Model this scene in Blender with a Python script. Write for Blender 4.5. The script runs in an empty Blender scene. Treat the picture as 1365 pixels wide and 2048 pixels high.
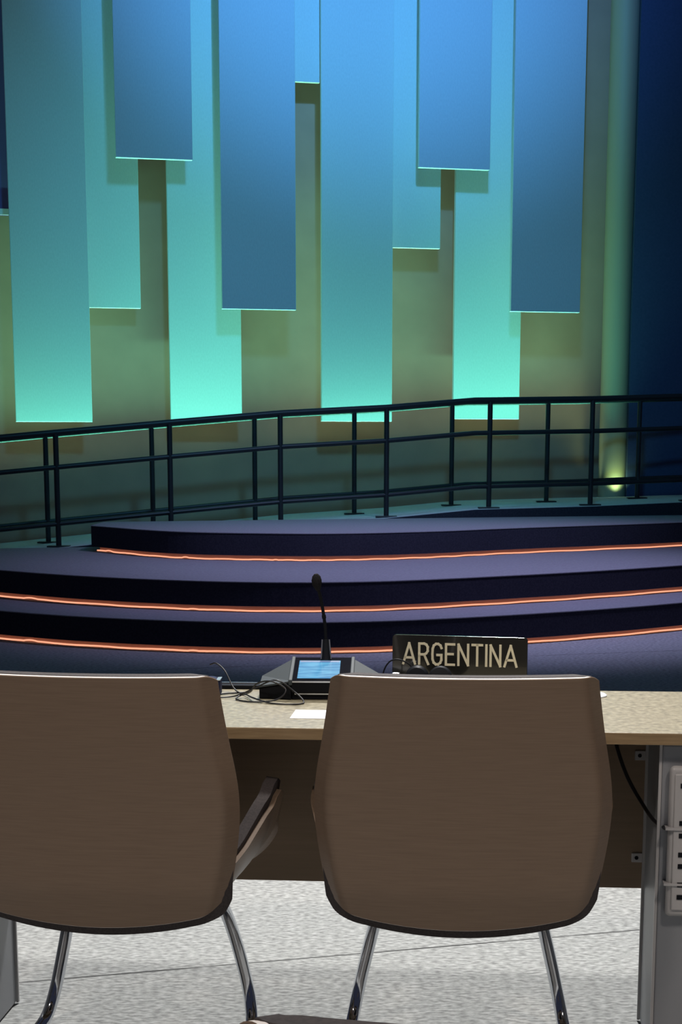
import bpy, math, random
from mathutils import Vector, Matrix
random.seed(7)
C = bpy.context.scene
COL = C.collection

# ------------------------------------------------------------------ camera
EYE = 1.34
PITCH = math.atan(3400 / 18085.0)
cam = bpy.data.cameras.new('camera'); co = bpy.data.objects.new('camera', cam); COL.objects.link(co)
cam.sensor_fit = 'HORIZONTAL'; cam.sensor_width = 36.0
cam.lens = 36.0 * 3400 / 1365
cam.shift_y = (1519 - 1024) / 1365.0
co.location = (0, 0, EYE); co.rotation_euler = (math.pi / 2 - PITCH, 0, 0)
cam.clip_end = 100
C.camera = co
# ------------------------------------------------------------------ view
C.view_settings.view_transform = 'Standard'; C.view_settings.look = 'None'
C.view_settings.gamma = 1; C.view_settings.use_curve_mapping = False
C.view_settings.exposure = 0.0
# ------------------------------------------------------------------ world
w = bpy.data.worlds.new('hall'); C.world = w; w.use_nodes = True
w.node_tree.nodes['Background'].inputs[0].default_value = (0.55, 0.62, 1.0, 1)
w.node_tree.nodes['Background'].inputs[1].default_value = 0.045

# ------------------------------------------------------------------ lights
def aim(o, target):
    d = Vector(target) - o.location
    o.rotation_euler = d.to_track_quat('-Z', 'Y').to_euler()
def spot(name, loc, target, power, color, size, blend=1.0, radius=0.05):
    l = bpy.data.lights.new(name, 'SPOT'); l.energy = power; l.color = color
    l.spot_size = math.radians(size); l.spot_blend = blend; l.shadow_soft_size = radius
    o = bpy.data.objects.new(name, l); COL.objects.link(o); o.location = loc; aim(o, target); return o
def area(name, loc, target, power, color, sx, sy, spread=180):
    l = bpy.data.lights.new(name, 'AREA'); l.energy = power; l.color = color
    l.shape = 'RECTANGLE'; l.size = sx; l.size_y = sy; l.spread = math.radians(spread)
    o = bpy.data.objects.new(name, l); COL.objects.link(o); o.location = loc; aim(o, target); return o

WS = 0.24                                  # the back wall turns away to the right
spot('blue_stage_spotlight', (0.9, 7.6, 7.0), (0.35, 17.5, 7.0), 3700, (0.09, 0.38, 1.0), 45, 1.0, 0.06)
spot('teal_fill_light', (0.7, 7.6, 7.0), (0.0, 17.5, 2.7), 1150, (0.09, 0.62, 1.0), 54, 1.0, 0.40)  # added teal fill set beside the blue lamp, tints the lower panels
for xa, xb, za, zb, p in ((-3.9, -0.6, 0.29, 0.60, 56), (-0.6, 1.2, 0.60, 0.72, 28), (1.2, 2.75, 0.72, 0.76, 24)):
    xm = (xa + xb) / 2; o = area('green_uplight', (xm, 17.33 + WS * xm, (za + zb) / 2 + .03), (xm, 17.35 + WS * xm, 6), p, (0.20, 1.0, 0.66), (xb - xa) * 1.03, 0.03, 76)
    ex = Vector((xb - xa, WS * (xb - xa), zb - za)).normalized(); ez = -Vector((0, 0, 1)); ez = (ez - ex * ez.dot(ex)).normalized(); ey = ez.cross(ex)
    o.rotation_euler = Matrix((ex, ey, ez)).transposed().to_euler()
for xa, xb, za, zb, p in ((-3.9, -0.6, 0.29, 0.60, 6.5), (-0.6, 1.2, 0.60, 0.72, 6.5), (1.2, 2.75, 0.72, 0.76, 5.5)):  # added fill strips without a known fixture, brightening the wall from below
    xm = (xa + xb) / 2; o = area('wall_fill_light', (xm, 17.86 + WS * xm, (za + zb) / 2 + .03), (xm, 17.9 + WS * xm, 6), p, (0.62, 1.0, 0.55), (xb - xa) * 1.03, 0.03, 44)
    ex = Vector((xb - xa, WS * (xb - xa), zb - za)).normalized(); ez = -Vector((0, 0, 1)); ez = (ez - ex * ez.dot(ex)).normalized(); ey = ez.cross(ex)
    o.rotation_euler = Matrix((ex, ey, ez)).transposed().to_euler()
spot('column_uplight', (2.95, 18.35, 0.765), (2.95, 18.46, 1.2), 9, (0.55, 1.0, 0.42), 110, 1.0, 0.03)
spot('hall_spotlight', (0.6, 7.4, 5.4), (0.1, 4.0, 0.2), 1900, (1.0, 0.98, 0.96), 50, 1.0, 0.35)
spot('ceiling_downlight', (0.0, 3.7, 4.8), (0.0, 3.6, 0), 420, (1.0, 0.97, 0.93), 75, 1.0, 0.25)
spot('stage_wash_light', (1.8, 10.6, 6.8), (0.7, 12.9, 0.4), 1500, (0.57, 0.55, 1.0), 58, 1.0, 0.3)
for sx in (-1, 1):
    spot('rear_fill_light', (sx * 1.9, 0.5, 4.8), (sx * 0.3, 2.7, 0.4), 300, (1.0, 0.88, 0.78), 66, 1.0, 0.25)  # added warm overhead fill, no known fixture, lifts the chair backs

# ------------------------------------------------------------------ materials
def mat(name, col, rough=0.6, metal=0.0, emit=None, estr=0.0, spec=0.5, coat=0.0):
    m = bpy.data.materials.new(name); m.use_nodes = True
    b = m.node_tree.nodes['Principled BSDF']
    b.inputs['Base Color'].default_value = (*col, 1); b.inputs['Roughness'].default_value = rough
    b.inputs['Metallic'].default_value = metal; b.inputs['Specular IOR Level'].default_value = spec
    b.inputs['Coat Weight'].default_value = coat
    if emit:
        b.inputs['Emission Color'].default_value = (*emit, 1); b.inputs['Emission Strength'].default_value = estr
    return m
def noise_mat(name, stops, scale, stretch=(1, 1, 1), rough=0.7, bump=0.0, detail=4.0, metal=0, spec=0.5, bdist=0.002):
    m = mat(name, stops[0][1], rough, metal, spec=spec); nt = m.node_tree; b = nt.nodes['Principled BSDF']
    tc = nt.nodes.new('ShaderNodeTexCoord'); mp = nt.nodes.new('ShaderNodeMapping'); mp.inputs['Scale'].default_value = stretch
    n = nt.nodes.new('ShaderNodeTexNoise'); n.inputs['Scale'].default_value = scale; n.inputs['Detail'].default_value = detail
    r = nt.nodes.new('ShaderNodeValToRGB')
    while len(r.color_ramp.elements) < len(stops): r.color_ramp.elements.new(0.5)
    for e, (p, c) in zip(r.color_ramp.elements, stops): e.position = p; e.color = (*c, 1)
    L = nt.links.new
    L(tc.outputs['Object'], mp.inputs[0]); L(mp.outputs[0], n.inputs['Vector']); L(n.outputs['Fac'], r.inputs[0]); L(r.outputs[0], b.inputs['Base Color'])
    if bump:
        bp = nt.nodes.new('ShaderNodeBump'); bp.inputs['Strength'].default_value = bump; bp.inputs['Distance'].default_value = bdist
        L(n.outputs['Fac'], bp.inputs['Height']); L(bp.outputs[0], b.inputs['Normal'])
    m['ramp'] = r.name
    return m

M = {}
M['wall'] = noise_mat('tan_wall', [(0.3, (0.42, 0.25, 0.19)), (0.7, (0.47, 0.28, 0.21))], 3, rough=0.85, spec=0.15)
M['panel'] = noise_mat('stretched_panel_fabric', [(0.3, (0.66, 0.70, 0.72)), (0.7, (0.72, 0.76, 0.78))], 90, (1, 1, 0.4), rough=0.8, bump=0.15, spec=0.2)
M['navy'] = noise_mat('navy_wall_cloth', [(0.3, (0.05, 0.065, 0.14)), (0.7, (0.06, 0.075, 0.16))], 40, rough=0.95, bump=0.2, spec=0.05)
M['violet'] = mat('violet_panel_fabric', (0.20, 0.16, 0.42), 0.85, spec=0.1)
M['column'] = mat('pale_column_paint', (0.42, 0.34, 0.24), 0.6)
M['rail'] = mat('black_painted_steel', (0.012, 0.014, 0.018), 0.45, 0.0)
M['deck'] = noise_mat('grey_stage_carpet', [(0.35, (0.25, 0.25, 0.27)), (0.65, (0.31, 0.31, 0.33))], 60, rough=0.95, bump=0.3, spec=0.05)
M['ramp'] = noise_mat('light_ramp_covering', [(0.3, (0.55, 0.58, 0.58)), (0.7, (0.64, 0.67, 0.67))], 30, rough=0.9, spec=0.1)
M['fascia'] = noise_mat('black_riser_cloth', [(0.4, (0.030, 0.031, 0.044)), (0.6, (0.038, 0.039, 0.054))], 80, rough=0.95, spec=0.05)
M['plinth'] = mat('recessed_plywood', (0.72, 0.48, 0.38), 0.7)
M['led'] = mat('orange_led_strip', (0.9, 0.5, 0.3), 0.5, emit=(1.0, 0.40, 0.24), estr=1.15)
M['veneer'] = noise_mat('walnut_veneer', [(0.25, (0.165, 0.114, 0.078)), (0.5, (0.185, 0.128, 0.088)), (0.75, (0.20, 0.140, 0.097))], 16, (0.8, 2, 30), rough=0.42, bump=0.05, spec=0.35)
M['ply'] = mat('plywood_edge', (0.88, 0.80, 0.74), 0.4)
M['uphol'] = noise_mat('charcoal_upholstery', [(0.4, (0.034, 0.027, 0.027)), (0.6, (0.048, 0.038, 0.037))], 200, rough=0.8, bump=0.3)
M['uphol_brown'] = noise_mat('brown_upholstery', [(0.4, (0.05, 0.035, 0.03)), (0.6, (0.07, 0.05, 0.045))], 200, rough=0.8, bump=0.3)  # lighter, browner copy of the charcoal upholstery, unassigned
M['chrome'] = mat('chrome', (0.62, 0.64, 0.68), 0.08, 1.0)
M['oak'] = noise_mat('oak_table_laminate', [(0.3, (0.20, 0.175, 0.115)), (0.5, (0.29, 0.255, 0.17)), (0.7, (0.38, 0.34, 0.235))], 70, (1, 0.7, 1), rough=0.38, bump=0.25, spec=0.5, bdist=0.0006)
M['oak_edge'] = noise_mat('oak_edge_band', [(0.3, (0.24, 0.16, 0.08)), (0.7, (0.33, 0.23, 0.12))], 20, (0.6, 2, 8), rough=0.5)
M['modesty'] = noise_mat('brown_modesty_laminate', [(0.3, (0.24, 0.175, 0.115)), (0.7, (0.28, 0.20, 0.135))], 8, (0.6, 2, 14), rough=0.6, spec=0.3)
M['grey'] = mat('grey_powder_coat', (0.26, 0.27, 0.29), 0.45, 0.1)
M['grey_light'] = mat('pale_grey_plastic', (0.42, 0.41, 0.41), 0.35)
M['black'] = mat('black_plastic', (0.008, 0.009, 0.012), 0.5, spec=0.08)
M['cable'] = mat('black_cable_rubber', (0.01, 0.01, 0.013), 0.4)
M['foam'] = noise_mat('black_foam', [(0.4, (0.010, 0.010, 0.012)), (0.6, (0.018, 0.018, 0.020))], 400, rough=0.9, bump=0.3, spec=0.1)
M['glass'] = mat('black_glass', (0.004, 0.004, 0.006), 0.12, spec=0.25)
M['unit'] = mat('dark_grey_unit_plastic', (0.045, 0.055, 0.06), 0.6, 0.0, spec=0.25)
M['silver'] = mat('silver_trim', (0.6, 0.62, 0.66), 0.3, 0.9)
M['white'] = mat('white_card', (0.85, 0.86, 0.88), 0.5)
M['disc'] = mat('white_plastic', (0.72, 0.75, 0.80), 0.35)
M['plaque'] = mat('glossy_black_acrylic', (0.018, 0.018, 0.016), 0.12, coat=0.3)
M['letter'] = mat('cream_lettering', (0.75, 0.70, 0.52), 0.5)
# screen: blue display with lighter lines
def screen_mat():
    m = mat('lit_display', (0.0, 0.0, 0.0), 0.2); nt = m.node_tree; b = nt.nodes['Principled BSDF']
    tc = nt.nodes.new('ShaderNodeTexCoord'); mp = nt.nodes.new('ShaderNodeMapping'); mp.inputs['Scale'].default_value = (14, 70, 70)
    n = nt.nodes.new('ShaderNodeTexNoise'); n.inputs['Scale'].default_value = 1.2; n.inputs['Detail'].default_value = 2
    r = nt.nodes.new('ShaderNodeValToRGB'); r.color_ramp.elements[0].position = 0.35; r.color_ramp.elements[0].color = (0.07, 0.30, 0.60, 1)
    r.color_ramp.elements[1].position = 0.62; r.color_ramp.elements[1].color = (0.18, 0.55, 0.85, 1)
    L = nt.links.new; L(tc.outputs['Object'], mp.inputs[0]); L(mp.outputs[0], n.inputs['Vector']); L(n.outputs['Fac'], r.inputs[0])
    L(r.outputs[0], b.inputs['Emission Color']); b.inputs['Emission Strength'].default_value = 0.9
    return m
M['screen'] = screen_mat()
M['screen_bar'] = mat('display_header_bar', (0, 0, 0), 0.3, emit=(0.35, 0.45, 0.75), estr=0.6)
# heather carpet with a few tile seams
def carpet():
    m = noise_mat('heather_carpet', [(0.34, (0.25, 0.255, 0.25)), (0.5, (0.38, 0.39, 0.38)), (0.66, (0.52, 0.53, 0.52))], 85, (0.55, 1.0, 1), rough=0.95, bump=0.4, detail=8, spec=0.05)
    nt = m.node_tree; b = nt.nodes['Principled BSDF']; r = nt.nodes[m['ramp']]
    tc = nt.nodes.new('ShaderNodeTexCoord'); sp = nt.nodes.new('ShaderNodeSeparateXYZ'); L = nt.links.new
    L(tc.outputs['Object'], sp.inputs[0])
    def mth(op, a, c):
        q = nt.nodes.new('ShaderNodeMath'); q.operation = op
        for i, v in enumerate((a, c)):
            if v is None: continue
            if isinstance(v, (int, float)): q.inputs[i].default_value = v
            else: L(v, q.inputs[i])
        return q.outputs[0]
    # distance from the rows of seams Y = 4.32 + 0.285 X (+ n * 2 m)
    t = mth('SUBTRACT', sp.outputs[1], mth('MULTIPLY', sp.outputs[0], 0.285))
    t = mth('ADD', t, -4.325 + 20.0 + 1.0)
    t = mth('ABSOLUTE', mth('SUBTRACT', mth('MODULO', t, 2.0), 1.0), None)
    line = mth('LESS_THAN', t, 0.005)
    n2 = nt.nodes.new('ShaderNodeTexNoise'); n2.inputs['Scale'].default_value = 3.0; L(tc.outputs['Object'], n2.inputs['Vector'])
    line = mth('MULTIPLY', line, mth('MINIMUM', mth('MULTIPLY', n2.outputs['Fac'], 1.6), 1.0))
    mx = nt.nodes.new('ShaderNodeMix'); mx.data_type = 'RGBA'
    L(line, mx.inputs[0]); L(r.outputs[0], mx.inputs[6]); mx.inputs[7].default_value = (0.06, 0.06, 0.06, 1)
    L(mx.outputs[2], b.inputs['Base Color'])
    return m
M['carpet'] = carpet()

# ------------------------------------------------------------------ mesh helpers
class MB:
    def __init__(s): s.v = []; s.f = []
    def add(s, verts, faces):
        o = len(s.v); s.v += [tuple(p) for p in verts]; s.f += [tuple(i + o for i in f) for f in faces]; return s
    def box(s, x0, x1, y0, y1, z0, z1):
        return s.add([(x0,y0,z0),(x1,y0,z0),(x1,y1,z0),(x0,y1,z0),(x0,y0,z1),(x1,y0,z1),(x1,y1,z1),(x0,y1,z1)],
                     [(0,3,2,1),(4,5,6,7),(0,1,5,4),(1,2,6,5),(2,3,7,6),(3,0,4,7)])
    def prism(s, poly, z0, z1):                       # poly counter-clockwise in XY
        n = len(poly)
        z0s = z0 if hasattr(z0, '__len__') else [z0] * n; z1s = z1 if hasattr(z1, '__len__') else [z1] * n
        return s.add([(x, y, z) for (x, y), z in zip(poly, z0s)] + [(x, y, z) for (x, y), z in zip(poly, z1s)],
                     [tuple(range(n - 1, -1, -1)), tuple(range(n, 2 * n))] + [(i, (i + 1) % n, (i + 1) % n + n, i + n) for i in range(n)])
    def tube(s, pts, r, n=12, cap=True):
        pts = [Vector(p) for p in pts]; rs = r if hasattr(r, '__len__') else [r] * len(pts)
        o = len(s.v); up = None; fr = []
        for i, p in enumerate(pts):
            t = (pts[min(i + 1, len(pts) - 1)] - pts[max(i - 1, 0)]).normalized()
            if up is None:
                up = Vector((0, 0, 1)) if abs(t.z) < 0.9 else Vector((0, 1, 0))
            a = (up - t * up.dot(t)).normalized(); up = a; b = t.cross(a)
            for k in range(n):
                q = 2 * math.pi * k / n
                s.v.append(tuple(p + (a * math.cos(q) + b * math.sin(q)) * rs[i]))
        for i in range(len(pts) - 1):
            for k in range(n):
                s.f.append((o + i*n + k, o + i*n + (k+1) % n, o + (i+1)*n + (k+1) % n, o + (i+1)*n + k))
        if cap:
            s.f.append(tuple(o + k for k in range(n - 1, -1, -1))); s.f.append(tuple(o + (len(pts)-1)*n + k for k in range(n)))
        return s
    def lathe(s, prof, n=24, c=(0, 0, 0), m=None):    # prof: (radius, height) along z
        o = len(s.v); c = Vector(c)
        for r, z in prof:
            for k in range(n):
                q = 2 * math.pi * k / n; p = Vector((r * math.cos(q), r * math.sin(q), z))
                if m is not None: p = m @ p
                s.v.append(tuple(p + c))
        for i in range(len(prof) - 1):
            for k in range(n): s.f.append((o+i*n+k, o+i*n+(k+1) % n, o+(i+1)*n+(k+1) % n, o+(i+1)*n+k))
        s.f.append(tuple(o + k for k in range(n - 1, -1, -1))); s.f.append(tuple(o + (len(prof)-1)*n + k for k in range(n)))
        return s
    def slab(s, fn, us, vs, t0, t1):                  # a curved sheet thickened from offset t0 to t1 along its normal
        e = 1e-3; nu, nv = len(us), len(vs); o = len(s.v)
        for t in (t0, t1):
            for v in vs:
                for u in us:
                    p = Vector(fn(u, v)); du = Vector(fn(u + e, v)) - Vector(fn(u - e, v)); dv = Vector(fn(u, v + e)) - Vector(fn(u, v - e))
                    s.v.append(tuple(p + du.cross(dv).normalized() * t))
        A = lambda k, j, i: o + k * nu * nv + j * nu + i
        for j in range(nv - 1):
            for i in range(nu - 1):
                s.f.append((A(1,j,i), A(1,j,i+1), A(1,j+1,i+1), A(1,j+1,i))); s.f.append((A(0,j,i), A(0,j+1,i), A(0,j+1,i+1), A(0,j,i+1)))
        for i in range(nu - 1):
            s.f.append((A(0,0,i), A(0,0,i+1), A(1,0,i+1), A(1,0,i))); s.f.append((A(0,nv-1,i+1), A(0,nv-1,i), A(1,nv-1,i), A(1,nv-1,i+1)))
        for j in range(nv - 1):
            s.f.append((A(0,j+1,0), A(0,j,0), A(1,j,0), A(1,j+1,0))); s.f.append((A(0,j,nu-1), A(0,j+1,nu-1), A(1,j+1,nu-1), A(1,j,nu-1)))
        return s
    def build(s, name, material, parent=None, smooth=False, bevel=0.0, seg=2, angle=40):
        me = bpy.data.meshes.new(name); me.from_pydata(s.v, [], s.f); me.validate()
        import bmesh
        bm = bmesh.new(); bm.from_mesh(me); bmesh.ops.recalc_face_normals(bm, faces=bm.faces); bm.to_mesh(me); bm.free()
        mats = material if isinstance(material, (list, tuple)) else [material]
        for m in mats: me.materials.append(m)
        o = bpy.data.objects.new(name, me); COL.objects.link(o)
        if parent: o.parent = parent
        if bevel:
            b = o.modifiers.new('bevel', 'BEVEL'); b.width = bevel; b.segments = seg; b.limit_method = 'ANGLE'; b.angle_limit = math.radians(50)
        if smooth:
            me.polygons.foreach_set('use_smooth', [True] * len(me.polygons)); me.set_sharp_from_angle(angle=math.radians(angle))
        return o

def thing(name, label, cat, loc=(0, 0, 0), rz=0.0, group=None):
    o = bpy.data.objects.new(name, None); COL.objects.link(o); o.location = loc; o.rotation_euler = (0, 0, rz)
    o.empty_display_size = 0.05; o['label'] = label; o['category'] = cat
    if group: o['group'] = group
    return o
def tag(o, label, cat, group=None):
    o['label'] = label; o['category'] = cat
    if group: o['group'] = group
    return o
def struct(o, label=None, cat=None):
    o['kind'] = 'structure'
    if label: o['label'] = label; o['category'] = cat
    return o
def copy_tree(o, parent=None):
    c = o.copy(); COL.objects.link(c)
    if parent: c.parent = parent
    for ch in list(o.children): copy_tree(ch, c)
    return c
def spline(pts, n=8):
    P = [Vector(p) for p in pts]; P = [P[0] * 2 - P[1]] + P + [P[-1] * 2 - P[-2]]; out = []
    for i in range(1, len(P) - 2):
        for k in range(n):
            t = k / n; a, b, c, d = P[i-1], P[i], P[i+1], P[i+2]
            out.append(0.5 * ((2*b) + (c-a)*t + (2*a-5*b+4*c-d)*t*t + (3*b-3*c+d-a)*t**3))
    out.append(P[-2]); return out
def interp(x, tab):
    if x <= tab[0][0]: return tab[0][1]
    for (a, p), (b, q) in zip(tab, tab[1:]):
        if x <= b: return p + (q - p) * (x - a) / (b - a)
    return tab[-1][1]

# ================================================================== setting
struct(MB().box(-9, 9, -3, 20, -0.1, 0).build('floor', M['carpet']), 'light grey heather carpet floor', 'floor')
def wallpoint(x, off): return (x, off + WS * x)
W0 = 18.10
mb = MB(); p = [(-8, W0 - WS*8), (3.35, W0 + WS*3.35), (3.35, W0 + WS*3.35 + .2), (-8, W0 - WS*8 + .2)]
struct(mb.prism(p, 0, 9).build('wall_back', M['wall']), 'tan wall behind the hanging fabric panels', 'wall')
mb = MB(); p = [(3.06, 18.42), (8.5, 19.1), (8.5, 19.3), (3.06, 18.62)]
struct(mb.prism(p, 0, 9).build('wall_right', M['navy']), 'dark navy wall right of the lit column', 'wall')

# round column at the end of the wall
cx, cy = 2.93, 18.60
c0 = MB().lathe([(0.15, 0.60), (0.15, 9)], 40, (cx, cy, 0)).build('round_column', M['column'], smooth=True)
struct(c0, 'round pale column washed by a light at its foot', 'column')

# ================================================================== fabric panels
def fabric_panel(xl, xr, off, zb, label, m='panel', zt=8.6, t=0.05):
    yl = off + WS * xl; ang = math.atan(WS); L = (xr - xl) / math.cos(ang)
    o = MB().box(0, L, 0, t, 0, zt - zb).build('hanging_panel', M[m], bevel=0.004)
    o.location = (xl, yl, zb); o.rotation_euler = (0, 0, ang)
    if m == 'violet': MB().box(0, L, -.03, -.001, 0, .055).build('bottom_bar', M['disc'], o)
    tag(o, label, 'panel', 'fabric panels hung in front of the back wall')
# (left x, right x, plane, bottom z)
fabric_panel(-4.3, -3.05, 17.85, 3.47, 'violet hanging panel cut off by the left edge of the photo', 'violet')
fabric_panel(-3.145, -2.43, 17.52, 1.512, 'long panel at far left whose bright foot ends above the low end of the handrail')
fabric_panel(-2.66, -1.972, 17.75, 2.612, 'half hidden rear panel just right of the leftmost long panel')
fabric_panel(-2.11, -1.405, 17.20, 3.942, 'short front panel on the left, above a dark gap of wall')
fabric_panel(-1.698, -0.997, 17.70, 1.528, 'long rear panel left of centre with a glowing green lower end')
fabric_panel(-1.146, -0.437, 17.20, 2.583, 'front panel left of centre ending halfway, overlapping a long green one')
fabric_panel(-0.80, -0.206, 17.60, 4.77, 'highest ending rear panel, a narrow strip showing beside the central long panel')
fabric_panel(-0.192, 0.517, 17.48, 1.523, 'brightest long panel in the centre, directly above the microphone')
fabric_panel(0.31, 1.003, 17.60, 3.238, 'rear panel right of the central long panel, ending over a tan stretch of wall')
fabric_panel(0.762, 1.470, 17.20, 3.955, 'short front panel on the right, casting a square shadow below itself')
fabric_panel(1.163, 1.864, 17.70, 1.552, 'long glowing rear panel on the right, behind the top handrail')
fabric_panel(1.706, 2.425, 17.20, 2.608, 'rightmost front panel, ending halfway beside the lit column')

# ================================================================== ramp
RZ = [(-5.5, 0.12), (-2.6, 0.395), (-1.5, 0.495), (-0.55, 0.578), (0.42, 0.632), (1.25, 0.702), (2.4, 0.722), (3.4, 0.755), (6, 0.80)]
RS = 0.26
xs = [-5.5, -2.6, -1.5, -0.55, 0.42, 1.25, 2.4, 3.06, 3.4, 6]
FR = 15.72
mb = MB(); vf = []
for x in xs:
    z = interp(x, RZ); yb = (W0 - .004 + WS * x) if x < 3.05 else (18.40 + (x - 3.06) * 0.123)
    vf.append([(x, FR + RS * x, 0), (x, FR + RS * x, z), (x, yb, z), (x, yb, 0)])
V = [q for r in vf for q in r]; F = []
for i in range(len(xs) - 1):
    for k in range(4): F.append((4*i + k, 4*i + (k+1) % 4, 4*(i+1) + (k+1) % 4, 4*(i+1) + k))
F += [(0, 1, 2, 3), tuple(4 * (len(xs) - 1) + k for k in (3, 2, 1, 0))]
root = thing('access_ramp', 'pale ramp rising from left to right behind the stage steps', 'ramp', (0, 0, 0))
mb.add(V, F).build('deck', M['ramp'], root)
mb = MB()
for i in range(len(xs) - 1):
    a, b = xs[i], xs[i+1]
    mb.prism([(a, FR + RS*a - .02), (b, FR + RS*b - .02), (b, FR + RS*b - .001), (a, FR + RS*a - .001)], [0, 0, 0, 0], [interp(a, RZ) - .004, interp(b, RZ) - .004, interp(b, RZ) - .004, interp(a, RZ) - .004])
mb.build('skirt', M['fascia'], root)

# ================================================================== stage tiers
def extend(pts, l, r):
    P = [Vector((*p, 0)) for p in pts]
    if l: P = [P[0] + Vector((*l, 0))] + P
    if r: P = P + [P[-1] + Vector((*r, 0))]
    return P
def offset(pts, d):
    out = []
    for i, p in enumerate(pts):
        t = (pts[min(i+1, len(pts)-1)] - pts[max(i-1, 0)]).normalized(); n = Vector((-t.y, t.x, 0)); out.append(p + n * d)
    return out
def tier(label, nose, z0, z1, back, glow_from=0):
    crv = spline(nose, 10)
    root = thing('stage_tier', label, 'stage', (crv[len(crv)//2].x, crv[len(crv)//2].y, z0))
    o = Vector(root.location)
    def slab(pts, b, za, zb):
        poly = [(p.x - o.x, p.y - o.y) for p in pts] + [(x - o.x, y - o.y) for x, y in b]
        return MB().prism(poly, za - o.z, zb - o.z)
    slab(crv, back, z1 - 0.006, z1).build('carpet_top', M['deck'], root)
    slab(offset(crv, 0.004), back, z0 + 0.042, z1 - 0.006).build('riser', M['fascia'], root)
    slab(offset(crv, 0.085), back, z0, z0 + 0.042).build('plinth', M['plinth'], root)
    led = offset(crv, 0.060)
    pts = []
    for i in range(len(led) - 1):
        for k in range(6):
            t = k / 6; q = led[i].lerp(led[i+1], t)
            wv = 0.5 + 0.5 * math.sin(i * 1.7 + k * .4); u = i + k / 6; bump = 0.007 * max(0, math.sin(u * 0.97) * math.sin(u * 0.31 + 1) - 0.90) / 0.10
            pts.append((q.x - o.x, q.y - o.y, z0 + 0.006 + 0.003 * wv + bump - o.z))
    MB().tube(pts, 0.0055, 6).build('led_strip', M['led'], root)
    return root
T1 = extend([(-2.32, 11.50), (-1.10, 10.86), (0.0, 10.76), (1.14, 11.22), (2.45, 12.10)], (-1.6, 1.5), (1.7, 1.6))
T2 = extend([(-2.49, 12.42), (-1.165, 11.52), (0.0, 11.35), (1.20, 11.92), (2.60, 12.92)], (-1.7, 1.9), (1.8, 1.7))
T3 = extend([(-2.12, 14.50), (-1.38, 13.62), (-0.60, 13.32), (0.0, 13.30), (0.75, 13.62), (1.47, 14.15), (3.05, 15.15)], None, (2.0, 1.6))
tier('lowest curved stage step, nearest the table, with orange glow under its nose', T1, 0.0, 0.205, [(4.2, 14.6), (-3.9, 14.2)])
tier('middle curved stage step between the lowest and the top one', T2, 0.205, 0.410, [(4.4, FR + RS*4.4 - .03), (-4.2, FR - RS*4.2 - .03)])
tier('top curved stage platform starting at a corner on the left, in front of the railings', T3, 0.410, 0.628, [(5.0, FR + RS*5.0 - .03), (-2.1, FR - RS*2.1 - .03)])

# ================================================================== railings
def railing(label, posts, off, xl, xr, kz):
    zt = lambda x: interp(x, RZ)
    root = thing('handrail', label, 'railing', (posts[0], off + RS * posts[0], zt(posts[0])), group='black tubular railings along the ramp')
    o = Vector(root.location)
    def P(x, dz): return Vector((x, off + RS * x, interp(x, RZ) + dz)) - o
    knots = [xl] + [x for x in (-2.6, -1.5, -0.55, 0.42, 1.25, 2.4, 3.4) if xl < x < xr] + [xr]
    for x in posts:
        b = P(x, 0)
        q = MB().tube([b + Vector((0, 0, .008)), b + Vector((0, 0, 1.0))], 0.024, 14).build('post', M['rail'], root, smooth=True)
        MB().box(b.x - .10, b.x + .10, b.y - .05, b.y + .05, b.z - .0, b.z + .014).build('base_plate', M['rail'], q, bevel=.003)
    for dz, r, nm in ((1.0, 0.027, 'top_rail'), (0.70, 0.022, 'middle_rail'), (0.205, 0.020, 'bottom_rail')):
        MB().tube([P(x, dz) for x in knots], r, 14).build(nm, M['rail'], root, smooth=True)
railing('near railing of the ramp, its posts standing closest to the stage steps', [-3.5, -2.509, -1.532, -0.552, 0.421, 1.395, 2.39, 3.395, 4.4], 15.85, -4.6, 5.4, 0)
railing('far railing of the ramp, its posts standing nearest to the fabric panels', [-3.75, -2.776, -1.806, -0.837, 0.131, 1.106, 2.09, 3.058, 4.03], 16.95, -4.8, 5.2, 0)

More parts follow.
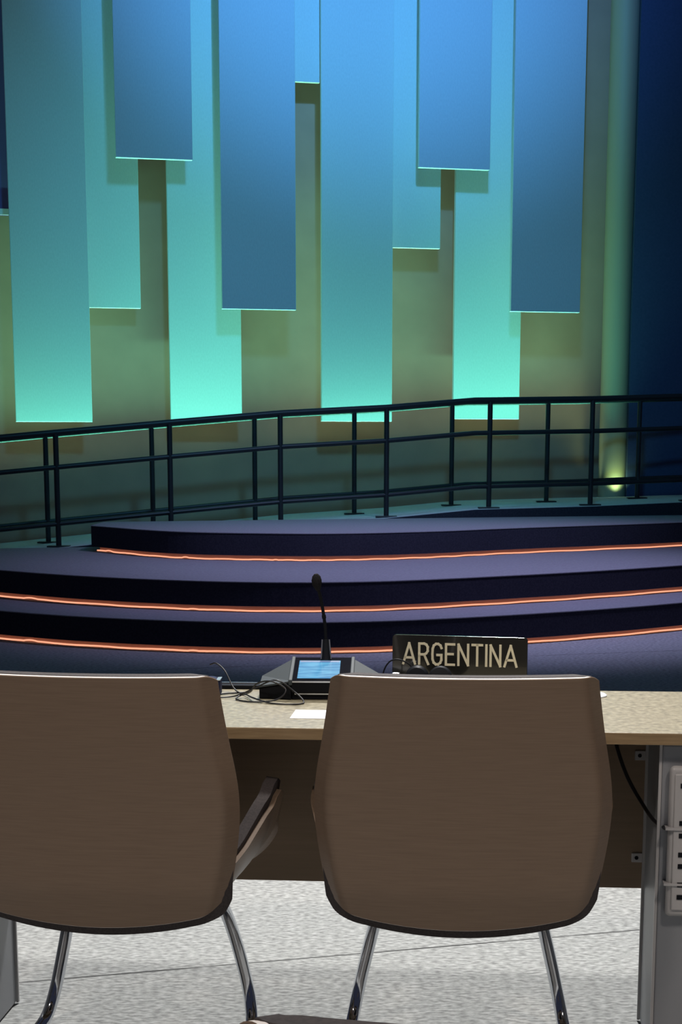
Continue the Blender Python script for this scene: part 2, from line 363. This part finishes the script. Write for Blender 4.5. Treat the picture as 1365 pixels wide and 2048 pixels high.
# ================================================================== chairs
def make_chair(label):
    root = thing('conference_chair', label, 'chair', group='wood shell conference chairs')
    SW = [(0.33, 0.225), (0.38, 0.256), (0.42, 0.270), (0.50, 0.286), (0.58, 0.297), (0.63, 0.299), (0.68, 0.295), (0.78, 0.277), (0.885, 0.262), (0.90, 0.260)]
    def S(z):                                             # smoothed half width
        return sum(interp(z + d, SW) for d in (-.03, -.015, 0, .015, .03)) / 5
    def back(dz_b=0.0, grow=0.0, dzt=0.0, R=0.028, W=0.040):
        def fn(u, v):
            a = abs(u); zb = 0.366 - dz_b + 0.045 * a * a + 0.035 * a ** 8; zt = 0.888 + dzt + 0.004 * a * a - 0.012 * max(0, (a - .86) / .14) ** 2
            z = zb + (zt - zb) * v
            s = S(z) + grow * (1 - v) ** 4; A = math.radians(58)
            y0 = interp(z, [(.34, -.165), (.45, -.195), (.63, -.212), (.90, -.243)])
            ext = R * math.sin(A) + W * math.cos(A)
            if a <= 0.72: x = a / 0.72 * (s - ext); y = y0 + 0.014 * (a / .72) ** 2
            else:
                q = (a - 0.72) / 0.28
                if q < .5: b = q / .5 * A; x = s - ext + R * math.sin(b); y = y0 + .014 + R * (1 - math.cos(b))
                else: d = (q - .5) / .5 * W; x = s - ext + R * math.sin(A) + d * math.cos(A); y = y0 + .014 + R * (1 - math.cos(A)) + d * math.sin(A)
            return (math.copysign(x, u), y, z)
        return fn
    us = [i / 14 * 0.72 for i in range(-14, 15)]; us = [-(0.72 + 0.28 * k / 10) for k in range(10, 0, -1)] + us + [0.72 + 0.28 * k / 10 for k in range(1, 11)]
    vs = [i / 34 for i in range(35)]
    sh = MB().slab(back(), us, vs, -0.011, 0.0)
    # shell: veneer faces, pale plywood along the rim
    o = sh.build('back_shell', [M['veneer'], M['ply']], root, smooth=True, angle=35)
    nrim = 2 * (len(us) - 1) + 2 * (len(vs) - 1); n = len(o.data.polygons)
    for i in range(n - nrim, n): o.data.polygons[i].material_index = 1
    o.modifiers.new('round_edge', 'BEVEL').width = 0.0015
    o.modifiers['round_edge'].limit_method = 'ANGLE'; o.modifiers['round_edge'].angle_limit = math.radians(50)
    MB().slab(back(0.024, 0.014, 0.0, 0.055, 0.008), us, vs, -0.036, -0.014).build('back_cushion', M['uphol'], root, smooth=True, bevel=0.004, angle=60)
    # seat shell that sweeps up into the two arms
    def tub(u, v):
        y = -0.165 + 0.435 * v; a = abs(u)
        top = interp(y, [(-.17, .47), (-.05, .53), (.05, .583), (.12, .612), (.17, .618), (.215, .600), (.25, .55), (.28, .46)])
        front = interp(y, [(-.17, .19), (-.08, .20), (.1, .205), (.22, .20), (.28, .19)])
        if a <= .55: x = a / .55 * front; z = .385 + .012 * (a / .55) ** 4
        else:
            q = (a - .55) / .45; wd = interp(y, [(-.17, .05), (-.05, .085), (.08, .112), (.2, .118), (.28, .10)]); x = front + wd * (.35 * q + .65 * math.sin(q * math.pi / 2)); z = .397 + (top - .397) * (.55 * q + .45 * q * q)
        return (math.copysign(x, u), y, z)
    us2 = [i / 24 * .965 for i in range(-24, 25)]; vs2 = [i / 26 for i in range(27)]
    def tub_e(u, v): return tub(u, v)
    MB().slab(tub_e, us2, vs2, -0.010, 0.0).build('seat_shell', M['veneer'], root, smooth=True)
    MB().slab(tub_e, [u / .965 for u in us2], vs2, 0.001, 0.026).build('seat_lining', M['uphol'], root, smooth=True, bevel=0.004)
    MB().box(-.215, .215, -.10, .25, .41, .465).build('seat_cushion', M['uphol'], root, smooth=True, bevel=0.022, seg=4)
    for sx in (-1, 1):
        P = [(sx*.140, -.06, .355), (sx*.150, .06, .352), (sx*.165, .16, .345), (sx*.178, .225, .310), (sx*.196, .262, .235), (sx*.216, .272, .150), (sx*.230, .268, .085), (sx*.240, .240, .035), (sx*.246, .185, .0145), (sx*.250, .08, .0145), (sx*.254, -.17, .0145)]
        MB().tube(spline(P, 6), 0.0145, 16).build('leg', M['chrome'], root, smooth=True)
    MB().box(-.14, .14, -.06, .16, .366, .376).build('mounting_plate', M['black'], root, bevel=.003)
    return root
chair = make_chair('wood backed chair in the middle, in front of the nameplate')
chair.location = (0.252, 3.475, 0); chair.rotation_euler = (0, 0, math.radians(-3.5))
c2 = copy_tree(chair); c2.location = (-0.475, 3.50, 0); c2.rotation_euler = (0, 0, math.radians(-8))
c2['label'] = 'wood backed chair cut off by the left edge, turned slightly to the right'
c3 = copy_tree(chair); c3.location = (0.199, 1.450, 0); c3.rotation_euler = (0, 0, math.radians(-6.5))
c3['label'] = 'nearest chair, only the top of its back showing at the bottom edge'

# ================================================================== tables
TR = math.atan(-0.085)
TO = Vector((0, 3.535, 0))
def tw(x, y, z=0.0):
    v = Matrix.Rotation(TR, 3, 'Z') @ Vector((x, y, z)); return v + TO
def make_table(x0, x1, label):
    p = tw(x0, 0)
    root = thing('conference_table', label, 'table', p, TR, 'light oak conference tables in a row')
    L = x1 - x0; H = 0.742
    MB().box(0, L, 0, 0.60, H - .026, H).build('tabletop', [M['oak']], root, bevel=.0015)
    MB().box(0.001, L - .001, -.0016, 0.0, H - .025, H - .0015).build('edge_band', M['oak_edge'], root)
    MB().box(0.06, L - .16, 0.342, 0.358, 0.318, H - .028).build('modesty_panel', M['modesty'], root, bevel=.001)
    for k, xa in enumerate((0.0, L - .160)):
        xb = xa + (.059 if k == 0 else .158)
        leg = MB().box(xa, xb, .03, .335, 0.004, H - .03).build('leg', M['grey'], root, bevel=.004)
        for zz in (.392, .632):
            xt = xb if k == 0 else xa
            d = .030 if k == 0 else -.030
            t = MB().box(min(xt, xt + d), max(xt, xt + d), .336, .341, zz - .011, zz + .011)
            t.build('fixing_tab', M['grey_light'], leg, bevel=.002)
            MB().lathe([(.0045, -.002), (.0045, .001)], 12, (xt + d * .62, .3355, zz), Matrix.Rotation(math.pi / 2, 3, 'X')).build('screw', M['black'], leg)
        inner = xb if k == 0 else xa
        s = 1 if k == 0 else -1
        for ya, yb in ((.030, .038), (.327, .335)):
            MB().box(min(inner, inner + s*.006), max(inner, inner + s*.006), ya, yb, .004, H - .03).build('flange', M['grey_light'], leg)
    return root, L
t1, L1 = make_table(-0.875, 0.835, 'light oak table with the microphone and nameplate on it')
t2, L2 = make_table(0.840, 2.50, 'light oak table joined on at the right edge of the photo')

# power strip on the right leg
ps = thing('power_strip', 'pale grey socket strip fixed upright to the right table leg', 'power strip', tw(0.730, .029, .345), TR)
MB().box(-.040, .040, -.022, 0, 0, .325).build('body', M['grey_light'], ps, smooth=True, bevel=.018, seg=5)
MB().box(-.030, .030, -.026, -.02, .015, .31).build('cover', M['grey_light'], ps, smooth=True, bevel=.003)
for i, z in enumerate((.045, .072, .112, .137, .178, .205, .285)):
    MB().box(-.018, -.006, -.0275, -.0255, z - .005, z + .005).build('socket_slot', M['black'], ps)
    MB().box(.004, .016, -.0275, -.0255, z - .005, z + .005).build('socket_slot', M['black'], ps)
for z in (.070, .190): MB().box(-.046, .046, -.029, .0, z, z + .005).build('wrap_band', M['grey_light'], ps)
# cable under the table
pts = spline([tuple(tw(.590, .30, .715)), tuple(tw(.600, .28, .66)), tuple(tw(.622, .24, .60)), tuple(tw(.652, .20, .550)), tuple(tw(.668, .10, .535)), tuple(tw(.684, .022, .535))], 8)
tag(MB().tube(pts, .0042, 10).build('power_cable', M['cable'], smooth=True), 'black cable drooping under the tabletop to the right leg', 'cable')

# ================================================================== things on the table
TZ = 0.742
def wall_strokes():
    pass
# microphone unit ---------------------------------------------------
mu = thing('microphone_unit', 'dark delegate microphone unit with lit blue screen and gooseneck', 'microphone', (-0.045, 3.985, TZ), math.radians(-2))
# main body: wedge (side profile) extruded in x
def wedge(x0, x1, prof):
    mb = MB(); n = len(prof)
    mb.add([(x0, y, z) for y, z in prof] + [(x1, y, z) for y, z in prof], [tuple(range(n)), tuple(range(2*n-1, n-1, -1))] + [(i, i + n, (i+1) % n + n, (i+1) % n) for i in range(n)])
    return mb
prof = [(-.045, 0), (-.045, .012), (-.055, .018), (-.058, .044), (.085, .080), (.10, .06), (.10, 0)]
wedge(-.069, .069, prof).build('body', M['black'], mu, bevel=.002)
def top_z(y): return .044 + (y + .058) / .143 * .036
wedge(-.070, .070, [(-.058, top_z(-.058) + .0005), (-.058, top_z(-.058) + .003), (.085, top_z(.085) + .003), (.085, top_z(.085) + .0005)]).build('glass_face', M['glass'], mu)
for x0, x1 in ((-.076, -.067), (.067, .076)):
    wedge(x0, x1, [(-.060, .035), (-.060, .0485), (.087, .0855), (.087, .05)]).build('side_trim', M['unit'], mu, bevel=.002)
MB().box(-.067, .067, -.0605, -.0575, .042, .0455).build('front_trim', M['silver'], mu)
MB().box(-.062, .062, -.0505, -.0445, .0125, .0165).build('lower_trim', M['silver'], mu)
wedge(-.056, .042, [(-.045, top_z(-.045) + .003), (-.045, top_z(-.045) + .0042), (.062, top_z(.062) + .0042), (.062, top_z(.062) + .003)]).build('screen', M['screen'], mu)
wedge(-.054, .040, [(.052, top_z(.052) + .0042), (.052, top_z(.052) + .0046), (.060, top_z(.060) + .0046), (.060, top_z(.060) + .0042)]).build('screen_header', M['screen_bar'], mu)
for s in (-1, 1):                        # sloping loudspeaker wings
    a, b = s * .070, s * .146
    V = [(a, -.052, 0), (a, .098, 0), (b, .06, 0), (b, -.036, 0), (a, -.052, .040), (a, .086, .076), (b, .055, .037), (b, -.036, .026)]
    F8 = [(0,1,2,3), (4,5,6,7), (0,1,5,4), (1,2,6,5), (2,3,7,6), (3,0,4,7)]
    w_ = MB().add(V, F8).build('speaker_wing', M['black'], mu, bevel=.002)
    V = [(a, -.056, .041), (a, .088, .077), (b, .057, .038), (b, -.040, .027), (a, -.056, .045), (a, .088, .081), (b, .057, .042), (b, -.040, .031)]
    MB().add(V, F8).build('grille', M['unit'], w_)
MB().tube([(.007, .066, .077), (.007, .072, .095), (.006, .077, .128)], [.012, .0115, .0075], 16).build('neck_socket', M['black'], mu, smooth=True)
for s in (-1, 1):
    MB().tube([(.007 + s*.0115, .064, .082), (.006 + s*.0085, .0715, .128)], .0018, 8).build('socket_trim', M['silver'], mu, smooth=True)
neck = spline([(.006, .077, .125), (.004, .078, .160), (-.001, .077, .198), (-.007, .074, .230), (-.0115, .070, .247)], 6)
MB().tube(neck, .0040, 10).build('gooseneck', M['black'], mu, smooth=True)
MB().tube([(.002, .078, .178), (.0008, .078, .186)], .005, 12).build('neck_ring', M['black'], mu, smooth=True)
cap = [(-.0115, .070, .245), (-.013, .069, .253), (-.0145, .068, .261), (-.0155, .067, .270), (-.016, .066, .279), (-.0162, .065, .285)]
MB().tube(cap, [.0045, .0085, .0115, .0122, .0100, .0045], 18).build('windscreen', M['foam'], mu, smooth=True)

# loose thin cable in a coil left of the unit
loop = [(-.318, 4.10, .062), (-.302, 4.09, .066), (-.280, 4.07, .050), (-.258, 4.04, .014), (-.235, 4.01, .003), (-.215, 3.97, .014), (-.195, 3.93, .040), (-.160, 3.905, .048), (-.128, 3.895, .030), (-.150, 3.885, .008),
        (-.205, 3.885, .003), (-.245, 3.93, .003), (-.228, 3.97, .008), (-.205, 3.915, .008), (-.165, 3.870, .003), (-.120, 3.850, .003), (-.086, 3.872, .003), (-.105, 3.90, .022), (-.150, 3.91, .050), (-.200, 3.925, .030),
        (-.245, 3.965, .006), (-.290, 3.955, .003), (-.308, 3.985, .003), (-.270, 4.02, .003), (-.225, 4.04, .003), (-.215, 4.09, .003)]
pts = spline([(x, y, TZ + z) for x, y, z in loop], 8)
tag(MB().tube(pts, .0019, 8).build('thin_cable', M['cable'], smooth=True), 'thin black cable lying in loops left of the microphone unit', 'cable')

# navy device behind left chair
nd = thing('interpretation_receiver', 'small navy device half hidden behind the left chair', 'receiver', (-.325, 4.02, TZ), math.radians(14))
MB().prism([(-.09, -.04), (.03, -.04), (.043, .01), (.03, .05), (-.09, .05)], 0, .038).build('body', mat('navy_plastic', (0.02, 0.025, 0.06), .6, spec=0.1), nd, bevel=.004)
MB().prism([(.020, -.041), (.030, -.041), (.044, .01), (.034, .01)], .038, .040).build('rim', M['silver'], nd)
# slim black tray along the table's back edge
st = thing('slim_tray', 'slim black tray with pale rim by the back edge of the table', 'tray', tw(-.330, .568, TZ), TR)
MB().box(-.10, .19, -.018, .015, 0, .010).build('body', M['black'], st, bevel=.002)
MB().box(-.10, .19, .010, .015, .010, .013).build('rim', M['silver'], st)
# white card
cd = MB().box(0, .105, 0, .118, 0, .0012).build('white_card', M['white']); cd.location = (-.112, 3.662, TZ + .0002); cd.rotation_euler = (0, 0, TR)
tag(cd, 'blank white card lying on the table before the microphone unit', 'card')
# cable grommet
gd = MB().lathe([(.052, 0), (.052, .003), (.048, .006), (.030, .0065), (.0, .0065)][:4], 40, (0, 0, 0)).build('cable_grommet', M['disc'], smooth=True)
gd.location = (0.580, 4.00, TZ); tag(gd, 'round white cable grommet on the table right of the middle chair', 'grommet')

# nameplate ---------------------------------------------------------
NL = Vector((0.124, 4.075, TZ)); NR = Vector((0.441, 4.000, TZ))
nang = math.atan2(NR.y - NL.y, NR.x - NL.x); NW = (NR - NL).length
npl = thing('nameplate', 'black country nameplate with pale capital letters', 'nameplate', NL, nang)
npl.location.z = TZ
H = 0.138; r = .008
poly = [(0, 0), (NW, 0)] + [(NW - r + r*math.cos(a), H - r + r*math.sin(a)) for a in (0, .4, .8, 1.2, 1.57)] + [(r - r*math.sin(a), H - r + r*math.cos(a)) for a in (0, .4, .8, 1.2, 1.57)]
n = len(poly)
pl = MB().add([(x, 0, z) for x, z in poly] + [(x, .009, z) for x, z in poly], [tuple(range(n)), tuple(range(2*n-1, n-1, -1))] + [(i, i+n, (i+1) % n + n, (i+1) % n) for i in range(n)])
pl.build('plaque', M['plaque'], npl, bevel=.0008)
MB().box(.02, NW - .02, -.012, .05, 0, .006).build('foot', M['black'], npl, bevel=.002)
G = {'A': (.86, [[(0, 0), (.43, 1), (.86, 0)], [(.15, .30), (.71, .30)]]),
     'R': (.66, [[(0, 0), (0, 1), (.36, 1), (.52, .95), (.62, .84), (.62, .64), (.52, .53), (.36, .47), (0, .47)], [(.36, .47), (.66, 0)]]),
     'G': (.68, [[(.66, .80), (.58, .93), (.42, 1), (.26, 1), (.10, .92), (.02, .76), (0, .5), (.02, .24), (.10, .08), (.26, 0), (.42, 0), (.58, .08), (.66, .22), (.66, .46), (.36, .46)]]),
     'E': (.60, [[(.60, 1), (0, 1), (0, 0), (.60, 0)], [(0, .52), (.50, .52)]]),
     'N': (.70, [[(0, 0), (0, 1), (.70, 0), (.70, 1)]]),
     'T': (.70, [[(0, 1), (.70, 1)], [(.35, 1), (.35, 0)]]),
     'I': (.0, [[(0, 0), (0, 1)]])}
word = 'ARGENTINA'; cap_h = .049; gap = .31
tot = sum(G[c][0] for c in word) + gap * (len(word) - 1)
sx = (NW - .052) / tot; x = .027; lw = .0028
zb0 = H - .020 - cap_h
for c in word:
    wd, strokes = G[c]; mb = MB()
    for stx in strokes:
        pts = [Vector((x + a * sx, 0, zb0 + b * cap_h)) for a, b in stx]
        for i, (a, b) in enumerate(zip(pts, pts[1:])):
            d = (b - a).normalized(); nrm = Vector((-d.z, 0, d.x)) * lw; e = d * lw * .9
            q = [a - e + nrm, a - e - nrm, b + e - nrm, b + e + nrm]; y0, y1 = -.0010 - .0001 * i, .0
            mb.add([(p.x, y0, p.z) for p in q] + [(p.x, y1, p.z) for p in q], [(0,1,2,3), (7,6,5,4), (0,4,5,1), (1,5,6,2), (2,6,7,3), (3,7,4,0)])
    mb.build('letter', M['letter'], npl)
    x += (wd + gap) * sx

# headset in front of the nameplate
hs = thing('headset', 'black headset lying in front of the nameplate, its thin band looped up', 'headset', (0.165, 3.955, TZ), math.radians(-8))
MB().tube(spline([(-.066, .0, .020), (-.066, .0, .060), (-.052, .0, .086), (-.030, .0, .092), (-.004, .0, .080), (.012, .0, .056)], 6), .0018, 8).build('headband', M['black'], hs, smooth=True)
MB().lathe([(.012, 0), (.026, .004), (.028, .014), (.022, .024), (.008, .026)], 24, (.016, -.01, .052), Matrix.Rotation(math.radians(80), 3, 'X')).build('ear_cup', M['black'], hs, smooth=True)
MB().lathe([(.012, 0), (.026, .004), (.028, .014), (.022, .024), (.008, .026)], 24, (.070, -.01, .050), Matrix.Rotation(math.radians(70), 3, 'X')).build('ear_cup', M['black'], hs, smooth=True)
MB().box(-.046, -.026, -.012, .004, .020, .062).build('volume_control', M['silver'], hs, bevel=.004)
MB().box(-.07, .09, -.020, .030, 0, .028).build('cushion_pad', M['uphol'], hs, bevel=.006)
